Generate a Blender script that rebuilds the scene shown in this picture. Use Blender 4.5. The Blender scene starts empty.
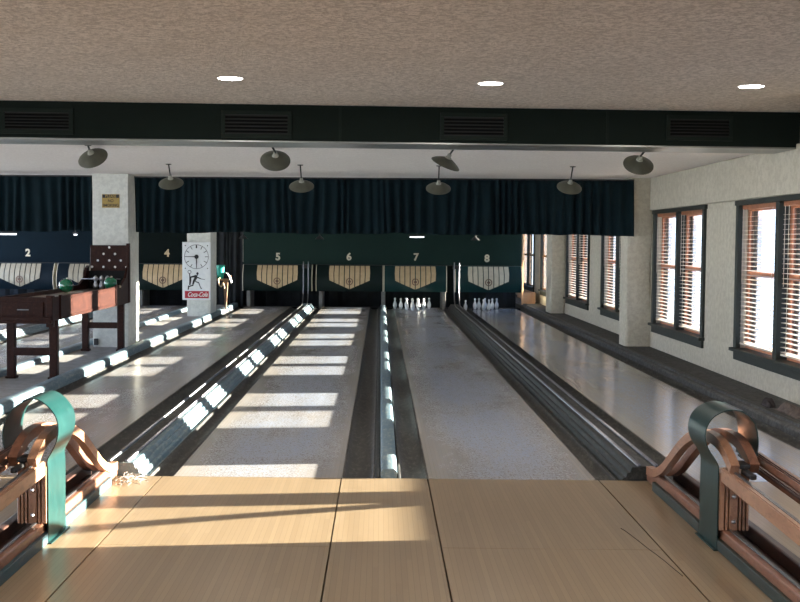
import bpy, bmesh, math, random
from mathutils import Vector, Matrix
random.seed(7)
S = bpy.context.scene
COL = S.collection
PI = math.pi

# ------------------------------------------------------------------ materials
MATS = {}
def nmat(name):
    m = bpy.data.materials.new(name); m.use_nodes = True
    nt = m.node_tree; b = nt.nodes['Principled BSDF']
    MATS[name] = m
    return m, nt, b
def N(nt, t, **k):
    n = nt.nodes.new(t)
    for a, v in k.items(): setattr(n, a, v)
    return n
def math_n(nt, op, a, b=None, c=None):
    n = N(nt, 'ShaderNodeMath', operation=op)
    for i, v in enumerate((a, b, c)):
        if v is None: continue
        if hasattr(v, 'links'): nt.links.new(v, n.inputs[i])
        else: n.inputs[i].default_value = v
    return n.outputs[0]
def mix_n(nt, fac, c1, c2):
    n = N(nt, 'ShaderNodeMix', data_type='RGBA')
    for sock, v in ((n.inputs[0], fac), (n.inputs[6], c1), (n.inputs[7], c2)):
        if hasattr(v, 'links'): nt.links.new(v, sock)
        elif isinstance(v, (tuple, list)): sock.default_value = (*v[:3], 1)
        else: sock.default_value = v
    return n.outputs[2]
def noise_n(nt, vec, scale, detail=4, rough=.55, stretch=None):
    if stretch:
        mp = N(nt, 'ShaderNodeMapping'); mp.inputs['Scale'].default_value = stretch
        nt.links.new(vec, mp.inputs[0]); vec = mp.outputs[0]
    n = N(nt, 'ShaderNodeTexNoise'); n.inputs['Scale'].default_value = scale
    n.inputs['Detail'].default_value = detail; n.inputs['Roughness'].default_value = rough
    nt.links.new(vec, n.inputs['Vector'])
    return n.outputs[0]
def ramp_n(nt, v, p0, p1, a=0.0, b=1.0):
    n = N(nt, 'ShaderNodeMapRange'); nt.links.new(v, n.inputs[0])
    n.inputs[1].default_value = p0; n.inputs[2].default_value = p1
    n.inputs[3].default_value = a; n.inputs[4].default_value = b
    return n.outputs[0]
def bump_n(nt, b, h, strength=.3, dist=.01):
    n = N(nt, 'ShaderNodeBump'); n.inputs['Strength'].default_value = strength
    n.inputs['Distance'].default_value = dist
    nt.links.new(h, n.inputs['Height']); nt.links.new(n.outputs[0], b.inputs['Normal'])
def pos(nt): return N(nt, 'ShaderNodeNewGeometry').outputs['Position']

def M(name, col, rough=.6, col2=None, scale=8, metal=0, bump=0, bscale=60, spec=.5, stretch=None, lo=.35, hi=.7, bdist=.01, coat=0):
    """painted / worn material: two colours mixed by noise, optional bump"""
    if name in MATS: return MATS[name]
    m, nt, b = nmat(name)
    b.inputs['Roughness'].default_value = rough
    b.inputs['Metallic'].default_value = metal
    b.inputs['Specular IOR Level'].default_value = spec
    if coat: b.inputs['Coat Weight'].default_value = coat; b.inputs['Coat Roughness'].default_value = .15
    p = pos(nt)
    if col2 is None: col2 = tuple(c * .8 for c in col)
    f = ramp_n(nt, noise_n(nt, p, scale, 5, .6, stretch), lo, hi)
    nt.links.new(mix_n(nt, f, col, col2), b.inputs['Base Color'])
    if bump: bump_n(nt, b, noise_n(nt, p, bscale, 4, .6, stretch), bump, bdist)
    return m

def stucco(name, col, col2, scale, strength, dist, dirt=None):
    m, nt, b = nmat(name); p = pos(nt)
    b.inputs['Roughness'].default_value = .9; b.inputs['Specular IOR Level'].default_value = .2
    n1 = noise_n(nt, p, scale, 6, .7)
    n2 = ramp_n(nt, noise_n(nt, p, 1.3, 4, .6), .35, .7)
    c = mix_n(nt, ramp_n(nt, n1, .43, .57), col2, col)
    c = mix_n(nt, math_n(nt, 'MULTIPLY', n2, .35), c, dirt or tuple(x * .75 for x in col))
    nt.links.new(c, b.inputs['Base Color'])
    bump_n(nt, b, n1, strength, dist)
    return m
stucco('ceiling_stucco', (.74, .65, .57), (.47, .40, .34), 34, 1., .03, (.52, .43, .35))
stucco('ceiling_rear', (.90, .85, .82), (.80, .75, .72), 40, .4, .012, (.80, .74, .70))
stucco('wall_plaster', (.58, .54, .45), (.49, .45, .37), 16, .6, .015, (.46, .42, .33))
stucco('pillar_plaster', (.70, .71, .66), (.60, .61, .57), 14, .3, .01, (.50, .47, .40))
stucco('concrete_dark', (.11, .108, .105), (.065, .065, .064), 20, .6, .015)
stucco('concrete_floor', (.30, .29, .28), (.24, .23, .22), 9, .2, .01)

def boards(name, light, dark, strip=.0265, rough=.3, sheen_tint=None, center=None, halfw=.45, sheen_amt=.8, coat=.0, seam=.10):
    """narrow maple strips running along Y, optional bluish reflection painted down the middle of a lane"""
    m, nt, b = nmat(name); p = pos(nt)
    sx = N(nt, 'ShaderNodeSeparateXYZ'); nt.links.new(p, sx.inputs[0])
    X, Y = sx.outputs[0], sx.outputs[1]
    u = math_n(nt, 'DIVIDE', X, strip)
    idx = math_n(nt, 'FLOOR', u)
    wn = N(nt, 'ShaderNodeTexWhiteNoise', noise_dimensions='1D'); nt.links.new(idx, wn.inputs['W'])
    yy = math_n(nt, 'FLOOR', math_n(nt, 'ADD', math_n(nt, 'DIVIDE', Y, 1.7), math_n(nt, 'MULTIPLY', wn.outputs[0], 5.)))
    w2 = N(nt, 'ShaderNodeTexWhiteNoise', noise_dimensions='2D')
    cb = N(nt, 'ShaderNodeCombineXYZ'); nt.links.new(idx, cb.inputs[0]); nt.links.new(yy, cb.inputs[1])
    nt.links.new(cb.outputs[0], w2.inputs['Vector'])
    grain = noise_n(nt, p, 30, 5, .65, (4, .25, 1))
    f = math_n(nt, 'ADD', math_n(nt, 'MULTIPLY', w2.outputs[0], .55), math_n(nt, 'MULTIPLY', grain, .5))
    c = mix_n(nt, f, light, dark)
    fr = math_n(nt, 'FRACT', u)
    seamf = math_n(nt, 'LESS_THAN', fr, seam)
    c = mix_n(nt, math_n(nt, 'MULTIPLY', seamf, .38), c, tuple(x * .35 for x in dark))
    b.inputs['Roughness'].default_value = rough
    if sheen_tint:
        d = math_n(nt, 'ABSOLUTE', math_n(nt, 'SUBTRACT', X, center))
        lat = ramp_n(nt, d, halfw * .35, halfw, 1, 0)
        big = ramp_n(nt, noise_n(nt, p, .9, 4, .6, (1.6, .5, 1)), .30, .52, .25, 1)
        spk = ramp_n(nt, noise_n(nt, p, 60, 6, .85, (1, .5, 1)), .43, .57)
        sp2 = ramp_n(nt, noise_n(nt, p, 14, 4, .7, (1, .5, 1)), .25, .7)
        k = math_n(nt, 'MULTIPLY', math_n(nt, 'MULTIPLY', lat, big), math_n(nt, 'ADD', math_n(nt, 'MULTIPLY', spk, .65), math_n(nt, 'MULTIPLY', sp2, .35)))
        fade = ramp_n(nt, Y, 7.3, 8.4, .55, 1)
        k = math_n(nt, 'MULTIPLY', math_n(nt, 'MULTIPLY', k, fade), sheen_amt)
        c = mix_n(nt, k, c, sheen_tint)
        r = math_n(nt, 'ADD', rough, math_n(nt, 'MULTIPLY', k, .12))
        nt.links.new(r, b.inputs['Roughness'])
    nt.links.new(c, b.inputs['Base Color'])
    bump_n(nt, b, noise_n(nt, p, 9, 3, .5, (1, .4, 1)), .05, .01)
    return m
boards('approach_maple', (.32, .235, .145), (.24, .172, .103), rough=.28)
SHEEN_TINT = (.26, .345, .50)  # bluish gloss reflection put into the lane colour
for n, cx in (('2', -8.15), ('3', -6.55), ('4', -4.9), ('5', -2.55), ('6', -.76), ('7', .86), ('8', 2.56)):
    boards('lane_maple_' + n, (.37, .325, .27), (.29, .255, .215), rough=.24 if n not in '8' else .15, sheen_tint=SHEEN_TINT, center=cx, halfw=.62,
           sheen_amt=1.0 if n in '678' else .5)

def blotch(name, a, b_, c_, rough=.5, stretch=(1, .25, 1), scale=12, bump=.3):
    m, nt, b = nmat(name); p = pos(nt); b.inputs['Roughness'].default_value = rough
    f1 = ramp_n(nt, noise_n(nt, p, scale, 6, .7, stretch), .40, .62)
    f2 = ramp_n(nt, noise_n(nt, p, scale * 3.1, 5, .7, stretch), .5, .68)
    nt.links.new(mix_n(nt, f2, mix_n(nt, f1, a, b_), c_), b.inputs['Base Color'])
    if bump: bump_n(nt, b, noise_n(nt, p, scale * 4, 4, .6, stretch), bump, .004)
    return m
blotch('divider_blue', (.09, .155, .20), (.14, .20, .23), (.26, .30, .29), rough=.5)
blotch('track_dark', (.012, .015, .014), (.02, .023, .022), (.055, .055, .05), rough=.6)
blotch('gutter_dark', (.022, .021, .020), (.04, .038, .035), (.09, .085, .075), rough=.7)
blotch('hoop_paint', (.0015, .023, .022), (.0015, .019, .018), (.005, .032, .030), rough=.33, stretch=(1, 1, .5), scale=7, bump=.05)
blotch('strip_green', (.008, .018, .013), (.012, .025, .018), (.03, .03, .025))
blotch('strip_green_lit', (.015, .045, .06), (.02, .06, .07), (.06, .07, .06))  # same green strip on the left rack, bluish light mixed into its colour
blotch('rack_wood', (.24, .11, .065), (.18, .075, .045), (.12, .05, .03), rough=.38, stretch=(1, .3, 1), bump=.1)
blotch('rack_wood_light', (.36, .19, .11), (.29, .145, .085), (.20, .10, .06), rough=.35, stretch=(1, .3, 1), bump=.1)
blotch('rack_wood_dark', (.04, .018, .014), (.03, .014, .01), (.07, .03, .02), rough=.4, stretch=(1, .3, 1), bump=.1)
blotch('table_wood', (.020, .0065, .005), (.028, .009, .006), (.05, .017, .010), rough=.5, stretch=(1, .4, 1), bump=.1)
blotch('table_panel', (.045, .012, .006), (.03, .008, .004), (.06, .018, .009), rough=.6, stretch=(1, .4, 3), bump=.1)
MATS['table_wood'].node_tree.nodes['Principled BSDF'].inputs['Specular IOR Level'].default_value = .15
M('table_top', (.13, .095, .075), .35, (.09, .065, .05), 10)
M('curtain_cloth', (.0035, .014, .019), .9, (.0025, .010, .014), 5, bump=.2, bscale=300, spec=.2)
M('black_cloth', (.008, .010, .012), .95, (.014, .017, .02), 5)
M('panel_green', (.008, .025, .020), .5, (.006, .019, .016), 1.5, spec=.15)
M('panel_blue', (.0025, .009, .015), .6, (.002, .007, .012), 1.5, spec=.06)
M('panel_black', (.003, .007, .006), .6, (.002, .005, .005), 1.5, spec=.06)
M('hood_green', (.007, .034, .034), .32, (.006, .028, .028), 2, spec=.3)
M('hood_blue', (.0025, .009, .015), .5, (.002, .007, .012), 2, spec=.12)
M('hood_dark', (.004, .012, .011), .5, (.003, .010, .009), 2, spec=.2)
M('cream_paint', (.56, .41, .24), .5, (.46, .33, .18), 10)
M('cream_white', (.62, .56, .42), .5, (.52, .46, .34), 10)
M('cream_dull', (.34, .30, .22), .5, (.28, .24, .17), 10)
M('badge_brown', (.14, .07, .045), .5)
M('pit_black', (.006, .006, .006), .9)
M('post_grey', (.22, .21, .19), .6, (.15, .14, .13), 12)
M('steel', (.27, .27, .28), .38, (.18, .18, .19), 20, metal=1)
M('steel_dull', (.25, .26, .27), .35, (.18, .18, .19), 20, metal=.8)
M('pin_white', (.80, .80, .78), .3, (.70, .70, .68), 30)
M('beam_green', (.005, .010, .008), .7, (.004, .008, .006), 2.2, spec=.12)
M('beam_underside', (.30, .31, .30), .30, (.20, .21, .20), 3, metal=.7, stretch=(.4, 3, 1))
M('vent_frame', (.007, .013, .010), .6, spec=.15)
M('vent_louvre', (.003, .004, .004), .6, spec=.1)
M('vent_black', (.004, .004, .004), .8)
M('shade_olive', (.085, .085, .060), .5, (.065, .065, .048), 15)
M('shade_inner', (.55, .55, .50), .5)
M('socket_pale', (.34, .34, .29), .5)
M('iron_black', (.015, .015, .015), .5)
M('casing_dark', (.012, .017, .014), .6, (.018, .022, .018), 10)
M('sash_wood', (.42, .17, .085), .5, (.30, .115, .06), 14, stretch=(1, 1, .3))
M('sash_pale', (.75, .73, .72), .6, (.65, .62, .6), 10)
M('sash_dark', (.10, .06, .05), .5, (.07, .04, .035), 14)
M('blind_slat', (.72, .66, .58), .5, (.62, .54, .46), 6)
M('plywood', (.58, .36, .21), .6, (.48, .28, .16), 5, stretch=(1, 1, .3))
M('glass_green', (.01, .16, .07), .12, (.006, .10, .05), 20, coat=.6)
M('bucket_teal', (.01, .32, .24), .4)
M('sign_white', (.74, .76, .76), .5, (.66, .68, .69), 12)
M('ink_black', (.012, .012, .014), .6)
M('banner_red', (.42, .012, .03), .5)
M('white_paint', (.8, .8, .78), .5)
M('sign_yellow', (.42, .27, .04), .3, (.30, .20, .05), 30)
M('rag_dark', (.045, .035, .035), .9, (.02, .018, .02), 25)
M('rag_tan', (.13, .10, .085), .9, (.06, .045, .04), 25)
M('thread', (.22, .20, .18), .8)
M('post_wood', (.22, .13, .075), .6, (.15, .09, .05), 12)
M('rubber_scuff', (.03, .028, .026), .8)
M('aluminium', (.55, .55, .56), .35, metal=1)

def emit(name, col, s):
    m, nt, b = nmat(name)
    b.inputs['Base Color'].default_value = (*col, 1)
    b.inputs['Emission Color'].default_value = (*col, 1); b.inputs['Emission Strength'].default_value = s
emit('lamp_lens', (1, .97, .93), 14)
emit('tube_glow', (.85, .93, 1), 4)
def glass():
    m, nt, b = nmat('window_glass')
    out = [n for n in nt.nodes if n.type == 'OUTPUT_MATERIAL'][0]
    t = N(nt, 'ShaderNodeBsdfTransparent'); t.inputs[0].default_value = (.47, .51, .55, 1)
    g = N(nt, 'ShaderNodeBsdfGlossy'); g.inputs['Roughness'].default_value = .05
    mx = N(nt, 'ShaderNodeMixShader'); mx.inputs[0].default_value = .07
    nt.links.new(t.outputs[0], mx.inputs[1]); nt.links.new(g.outputs[0], mx.inputs[2]); nt.links.new(mx.outputs[0], out.inputs[0])
glass()

# ------------------------------------------------------------------ geometry helpers
def box(bm, x0, x1, y0, y1, z0, z1, bev=0):
    r = bmesh.ops.create_cube(bm, size=1)
    vs = r['verts']
    for v in vs:
        v.co = Vector(((x0 + x1) / 2 + v.co.x * (x1 - x0), (y0 + y1) / 2 + v.co.y * (y1 - y0), (z0 + z1) / 2 + v.co.z * (z1 - z0)))
    if bev:
        es = list({e for v in vs for e in v.link_edges})
        bmesh.ops.bevel(bm, geom=es, offset=bev, segments=2, affect='EDGES', profile=.5)
def prism(bm, pts, axis, a, b, cap=True):
    """extrude closed 2-D polygon; axis 'Y': pts are (x,z); 'X': (y,z); 'Z': (x,y)"""
    def P(p, t):
        return {'Y': (p[0], t, p[1]), 'X': (t, p[0], p[1]), 'Z': (p[0], p[1], t)}[axis]
    A = [bm.verts.new(P(p, a)) for p in pts]; B = [bm.verts.new(P(p, b)) for p in pts]
    n = len(pts); fs = []
    for i in range(n): fs.append(bm.faces.new((A[i], A[(i + 1) % n], B[(i + 1) % n], B[i])))
    if cap: fs.append(bm.faces.new(A[::-1])); fs.append(bm.faces.new(B))
    bmesh.ops.recalc_face_normals(bm, faces=fs)
def smooth_path(pts, k=6):
    out = []; n = len(pts)
    for i in range(n - 1):
        p0 = Vector(pts[max(i - 1, 0)]); p1 = Vector(pts[i]); p2 = Vector(pts[i + 1]); p3 = Vector(pts[min(i + 2, n - 1)])
        for j in range(k):
            t = j / k
            out.append(.5 * ((2 * p1) + (-p0 + p2) * t + (2 * p0 - 5 * p1 + 4 * p2 - p3) * t * t + (-p0 + 3 * p1 - 3 * p2 + p3) * t ** 3))
    out.append(Vector(pts[-1]))
    return out
def ribbon(bm, path, thick, axis, a, b):
    """solid band that follows a 2-D path with a thickness, extruded along an axis"""
    L, R = [], []
    n = len(path)
    for i, p in enumerate(path):
        t = (path[min(i + 1, n - 1)] - path[max(i - 1, 0)]).normalized()
        nn = Vector((-t.y, t.x)) * thick / 2
        L.append(p + nn); R.append(p - nn)
    def P(p, s):
        return {'Y': (p[0], s, p[1]), 'X': (s, p[0], p[1])}[axis]
    rows = [[bm.verts.new(P(l, a)), bm.verts.new(P(l, b)), bm.verts.new(P(r, b)), bm.verts.new(P(r, a))] for l, r in zip(L, R)]
    fs = []
    for i in range(n - 1):
        for j in range(4):
            fs.append(bm.faces.new((rows[i][j], rows[i][(j + 1) % 4], rows[i + 1][(j + 1) % 4], rows[i + 1][j])))
    fs.append(bm.faces.new(rows[0][::-1])); fs.append(bm.faces.new(rows[-1]))
    bmesh.ops.recalc_face_normals(bm, faces=fs)
def tube(bm, pts, r, seg=8):
    pts = [Vector(p) for p in pts]; rings = []
    up = Vector((0, 0, 1))
    for i, p in enumerate(pts):
        t = (pts[min(i + 1, len(pts) - 1)] - pts[max(i - 1, 0)]).normalized()
        ref = up if abs(t.z) < .9 else Vector((1, 0, 0))
        a = t.cross(ref).normalized(); b = t.cross(a).normalized()
        rr = r[i] if isinstance(r, (list, tuple)) else r
        rings.append([bm.verts.new(p + (a * math.cos(2 * PI * k / seg) + b * math.sin(2 * PI * k / seg)) * rr) for k in range(seg)])
    fs = []
    for i in range(len(rings) - 1):
        for k in range(seg):
            fs.append(bm.faces.new((rings[i][k], rings[i][(k + 1) % seg], rings[i + 1][(k + 1) % seg], rings[i + 1][k])))
    fs.append(bm.faces.new(rings[0][::-1])); fs.append(bm.faces.new(rings[-1]))
    bmesh.ops.recalc_face_normals(bm, faces=fs)
def lathe(bm, prof, seg=24, mat=None, closed=True):
    """prof: list of (r,z)"""
    rings = []
    for r, z in prof:
        rings.append([bm.verts.new((max(r, 1e-4) * math.cos(2 * PI * k / seg), max(r, 1e-4) * math.sin(2 * PI * k / seg), z)) for k in range(seg)])
    fs = []
    for i in range(len(rings) - 1):
        for k in range(seg):
            fs.append(bm.faces.new((rings[i][k], rings[i][(k + 1) % seg], rings[i + 1][(k + 1) % seg], rings[i + 1][k])))
    if closed:
        fs.append(bm.faces.new(rings[0][::-1])); fs.append(bm.faces.new(rings[-1]))
    bmesh.ops.recalc_face_normals(bm, faces=fs)
    if mat is not None:
        bmesh.ops.transform(bm, matrix=mat, verts=[v for r in rings for v in r])
def mesh_obj(name, bm, mat, parent=None, smooth=False, loc=None):
    me = bpy.data.meshes.new(name); bm.to_mesh(me); bm.free()
    if smooth:
        for p in me.polygons: p.use_smooth = True
        if smooth == 'auto':
            try: me.set_sharp_from_angle(angle=math.radians(38))
            except Exception: pass
    me.materials.append(MATS[mat])
    o = bpy.data.objects.new(name, me); COL.objects.link(o)
    if parent: o.parent = parent
    if loc: o.location = loc
    return o
def BM(fn=None, *a, **k):
    bm = bmesh.new()
    if fn: fn(bm, *a, **k)
    return bm
def boxes(*bs, bev=0):
    bm = bmesh.new()
    for b in bs: box(bm, *b, bev=bev)
    return bm
def thing(name, label, cat, loc=(0, 0, 0), rz=0, group=None):
    o = bpy.data.objects.new(name, None); COL.objects.link(o)
    o.location = loc; o.rotation_euler = (0, 0, rz); o.empty_display_size = .1
    o['label'] = label; o['category'] = cat
    if group: o['group'] = group
    return o
def tag(o, label, cat, group=None, kind=None):
    o['label'] = label; o['category'] = cat
    if group: o['group'] = group
    if kind: o['kind'] = kind
    return o
def struct(name, bm, mat, **k):
    o = mesh_obj(name, bm, mat, **k); o['kind'] = 'structure'; return o
def recenter(bm, c):
    bmesh.ops.translate(bm, verts=bm.verts, vec=-Vector(c)); return bm
def dup(root, loc, label=None):
    def cp(o, par):
        c = o.copy(); COL.objects.link(c); c.parent = par
        for ch in kids.get(o.name, []): cp(ch, c)
        return c
    kids = {}
    def walk(o):
        kids[o.name] = list(o.children)
        for ch in o.children: walk(ch)
    walk(root)
    r = cp(root, None); r.location = loc
    if label: r['label'] = label
    return r
def text_obj(name, s, size, mat, parent, loc, rot=(PI / 2, 0, 0), bold=0, depth=.002, sx=1, shear=0):
    cu = bpy.data.curves.new(name, 'FONT'); cu.body = s; cu.size = size; cu.align_x = 'CENTER'; cu.align_y = 'CENTER'
    cu.offset = bold; cu.extrude = depth; cu.shear = shear
    t = bpy.data.objects.new('tmp', cu); COL.objects.link(t)
    bpy.context.view_layer.update()
    me = bpy.data.meshes.new_from_object(t.evaluated_get(bpy.context.evaluated_depsgraph_get()))
    bpy.data.objects.remove(t); bpy.data.curves.remove(cu)
    me.name = name; me.materials.clear(); me.materials.append(MATS[mat])
    o = bpy.data.objects.new(name, me); COL.objects.link(o)
    o.parent = parent; o.location = loc; o.rotation_euler = rot; o.scale = (sx, 1, 1)
    return o

# ------------------------------------------------------------------ levels
FOUL = 7.47; DECK = 27.0
XL, XR = -9.9, 3.75          # side walls
ZR, ZF = 2.41, 2.69           # rear and front ceilings
YB, YE = -5.0, 33.5

# ------------------------------------------------------------------ shell
def approach():
    xs = [XL, -8.9, -6.0, -4.05, -3.35, -1.386, -.238, .312, 1.402, XR]
    bm = bmesh.new()
    g = .004
    for i in range(len(xs) - 1):
        a, b = xs[i] + g, xs[i + 1] - g
        cuts = [YB, 5.767, FOUL] if i in (5, 6, 7) else [YB, FOUL]
        if i == 6: cuts = [YB, FOUL]
        for j in range(len(cuts) - 1):
            box(bm, a, b, cuts[j] + .0015, cuts[j + 1] - .0015, -.06, 0)
    return bm
struct('floor', approach(), 'approach_maple')
struct('floor', boxes((XL, XR, YB, YE, -.30, -.07)), 'pit_black')
SL = .083
def by(x): return 10.36 + SL * x      # front face of the bulkhead, slightly askew to the lanes
struct('ceiling', BM(prism, [(XL, YB), (XR, YB), (XR, by(XR) + .2), (XL, by(XL) + .2)], 'Z', ZF, ZF + .2), 'ceiling_stucco')
struct('ceiling', BM(prism, [(XL, by(XL) + .21), (XR, by(XR) + .21), (XR, YE), (XL, YE)], 'Z', ZR, ZR + .2), 'ceiling_rear')

# right wall with window openings every 3.77 m
WC = [14.93 + 3.77 * k for k in (-4, -3, -2, -1, 0, 1, 2, 3, 4)]
WH = 1.22; ZS, ZH = .42, 1.91
def right_wall():
    bm = bmesh.new(); x0, x1 = XR, XR + .20
    y = YB
    for c in WC:
        box(bm, x0, x1, y, c - WH, -.3, 2.9); 
        if c > 25: x1 = XR + .125
        box(bm, x0, x1, c - WH, c + WH, -.3, ZS); box(bm, x0, x1, c - WH, c + WH, ZH, 2.9)
        y = c + WH
    box(bm, x0, x1, y, YE, -.3, 2.9)
    return bm
struct('wall_right', right_wall(), 'wall_plaster')
struct('trim_1', boxes((XR - .035, XR, 10.45, 24.9, 1.965, ZR), bev=.01), 'wall_plaster')
def left_wall():  # unseen wide openings, added to bring ambient sky light inside
    bm = bmesh.new()
    box(bm, XL - .25, XL, YB, YE, -.3, .45); box(bm, XL - .25, XL, YB, YE, 2.3, 2.9)
    y = YB
    while y < YE:
        box(bm, XL - .25, XL, y, min(y + .5, YE), .45, 2.3); y += 3.5
    return bm
struct('wall_left', left_wall(), 'wall_plaster')
struct('wall_back', boxes((XL, XR, YE, YE + .25, -.3, 2.9)), 'wall_plaster')
def rear_wall():   # behind the photographer: unglazed openings added to let in fill light
    bm = bmesh.new()
    box(bm, XL, XR, YB - .25, YB, -.3, .45); box(bm, XL, XR, YB - .25, YB, 2.35, 2.9)
    for i in range(7):
        x = XL + i * (XR - XL - 1.5) / 6
        box(bm, x, x + 1.5, YB - .25, YB, .45, 2.35)
    return bm
struct('wall_front', rear_wall(), 'wall_plaster')

# piers on the right wall and free-standing pillars
def rough_block(x0, x1, y0, y1, z0, z1, chip=.012, seed=1, chips=True):
    rnd = random.Random(seed)
    bm = bmesh.new(); box(bm, x0, x1, y0, y1, z0, z1)
    bmesh.ops.subdivide_edges(bm, edges=bm.edges[:], cuts=9, use_grid_fill=True)
    for v in bm.verts:
        ex = (abs(v.co.x - x0) < 1e-4 or abs(v.co.x - x1) < 1e-4); ey = (abs(v.co.y - y0) < 1e-4 or abs(v.co.y - y1) < 1e-4)
        low = 1 + 2.0 * max(0, 1 - (v.co.z - z0) / .3)
        if ex and ey:
            v.co.x += (1 if v.co.x < (x0 + x1) / 2 else -1) * rnd.random() * chip * low
            v.co.y += (1 if v.co.y < (y0 + y1) / 2 else -1) * rnd.random() * chip * low
    return bm
struct('wall_right_pier', rough_block(3.41, XR, 16.38, 16.86, .075, ZR, seed=3), 'wall_plaster')
struct('wall_right_pier', rough_block(3.46, XR, 23.95, 24.67, .075, ZR, seed=4), 'wall_plaster')
struct('wall_right_pier', rough_block(3.42, XR, 8.85, 9.6, .075, ZF, seed=5), 'wall_plaster')
# the ledge along the right wall with its stepped edge
def ledge():
    bm = bmesh.new()
    prism(bm, [(3.27, -.07), (3.27, .045), (3.285, .06), (3.33, .062), (3.335, .078), (XR, .08), (XR, -.07)], 'Y', FOUL, YE)
    return bm
struct('trim_2', ledge(), 'concrete_dark')
struct('trim_3', BM(prism, [(3.335, .079), (3.335, .083), (3.36, .086), (3.385, .083), (3.385, .079)], 'Y', FOUL, 27), 'track_dark')
# platform strip carrying the pillars between lanes four and five
struct('trim_4', boxes((-4.05, -3.40, FOUL, 27.2, -.07, .03)), 'concrete_floor')
struct('trim_5', boxes((XL, XR, YE - 6.0, YE, -.07, -.03)), 'pit_black')
struct('wall_pillar', rough_block(-3.95, -3.455, 16.15, 16.85, .03, ZR, .006, 8), 'pillar_plaster')
struct('wall_pillar', rough_block(-3.76, -3.30, 22.9, 23.75, .03, ZR, .006, 9), 'pillar_plaster')
# ------------------------------------------------------------------ windows
def window(n, c, blinds=True, view=True):
    root = bpy.data.objects.new('window_%d' % n, None); COL.objects.link(root)
    root.location = (XR, c, 0); root['kind'] = 'structure'
    y0, y1 = -WH, WH
    d = 'casing_dark'
    bm = boxes((-.03, .02, y0 - .06, y0 + .03, ZS, ZH + .01), (-.03, .02, y1 - .03, y1 + .06, ZS, ZH + .01),
               (-.035, .02, y0 - .09, y1 + .09, ZH, ZH + .05), bev=.004)
    mesh_obj('window_casing', bm, d, root)
    mesh_obj('window_mullion', boxes((-.025, (.10 if c > 25 else .14), -.05, .05, ZS, ZH), bev=.004), d, root)
    mesh_obj('window_stool', boxes((-.07, .10, y0 - .08, y1 + .08, ZS - .03, ZS + .005), (-.03, -.001, y0 - .05, y1 + .05, ZS - .12, ZS - .03), bev=.005), d, root)
    if c < 25: mesh_obj('outer_frame', boxes((.145, .19, -.16, .16, ZS + .001, ZH - .001), (.145, .19, y0 + .001, y0 + .13, ZS + .001, ZH - .001), (.145, .19, y1 - .13, y1 - .001, ZS + .001, ZH - .001)), 'sash_pale', root)
    for s in (-1, 1):
        a, b = (y0, -.05) if s < 0 else (.05, y1)
        zm = 1.20
        far = c > 25
        q0, q1, sw = (.02, .05, .045) if far else (.08, .12, .06)
        bm = boxes((q0, q1, a, a + sw, ZS, ZH), (q0, q1, b - sw, b, ZS, ZH), (q0, q1, a + sw, b - sw, ZS, ZS + sw),
                   (q0, q1, a + sw, b - sw, ZH - sw, ZH), (q0 - .01, q1 + .01, a + sw, b - sw, zm - .025, zm + .025), bev=.003)
        s_ = mesh_obj('window_sash', bm, 'post_wood' if far else 'sash_wood', root)
        qm = (q0 + q1) / 2
        mesh_obj('window_pane', boxes((qm - .002, qm + .002, a + sw - .01, b - sw + .01, ZS + sw - .01, ZH - sw + .01)), 'window_glass', s_)
    return root
labels = ['far window', 'window']
for i, c in enumerate(WC): window(i + 1, c)

def blind(name_label, yc, w, z0, z1, x, tilt, group):
    t = thing('venetian_blind', name_label, 'blind', (x, yc, z0), 0, group)
    H = z1 - z0
    mesh_obj('headrail', boxes((-.022, .022, -w / 2, w / 2, H - .045, H), bev=.003), 'sash_wood', t)
    bm = bmesh.new(); n = int((H - .07) / .046)
    for k in range(n):
        z = .035 + k * .046
        a = tilt; ca, sa = math.cos(a) * .023, math.sin(a) * .023
        sag = random.uniform(-.002, .002)
        prism(bm, [(-ca, z - sa + sag), (-ca, z - sa + .0026 + sag), (ca, z + sa + .0026 + sag), (ca, z + sa + sag)], 'Y', -w / 2, w / 2)
    mesh_obj('slats', bm, 'blind_slat', t)
    mesh_obj('bottom_rail', boxes((-.022, .022, -w / 2, w / 2, 0, .02), bev=.003), 'blind_slat', t)
    for yy in (-w * .36, w * .36):
        mesh_obj('ladder_tape', boxes((-.0265, -.0255, yy - .006, yy + .006, .01, H - .04)), 'blind_slat', t)
    mesh_obj('pull_cord', BM(tube, [(-.035, w * .43, H - .04), (-.036, w * .43, H * .45)], .0025, 5), 'blind_slat', t)
desc = {3: ('nearest right-wall window', 11.16), 4: ('window this side of the near pier', 14.93), 5: ('window just beyond the near pier', 18.7), 6: ('window before the far pier', 22.47)}
for k, (d, _) in desc.items():
    c = WC[k]
    for s, sd in ((-1, 'near sash'), (1, 'far sash')):
        blind('cream venetian blind over the %s of the %s' % (sd, d), c + s * .635, 1.14, ZS + .045, ZH, XR + .035, .07, 'venetian blinds on the right wall')

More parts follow.
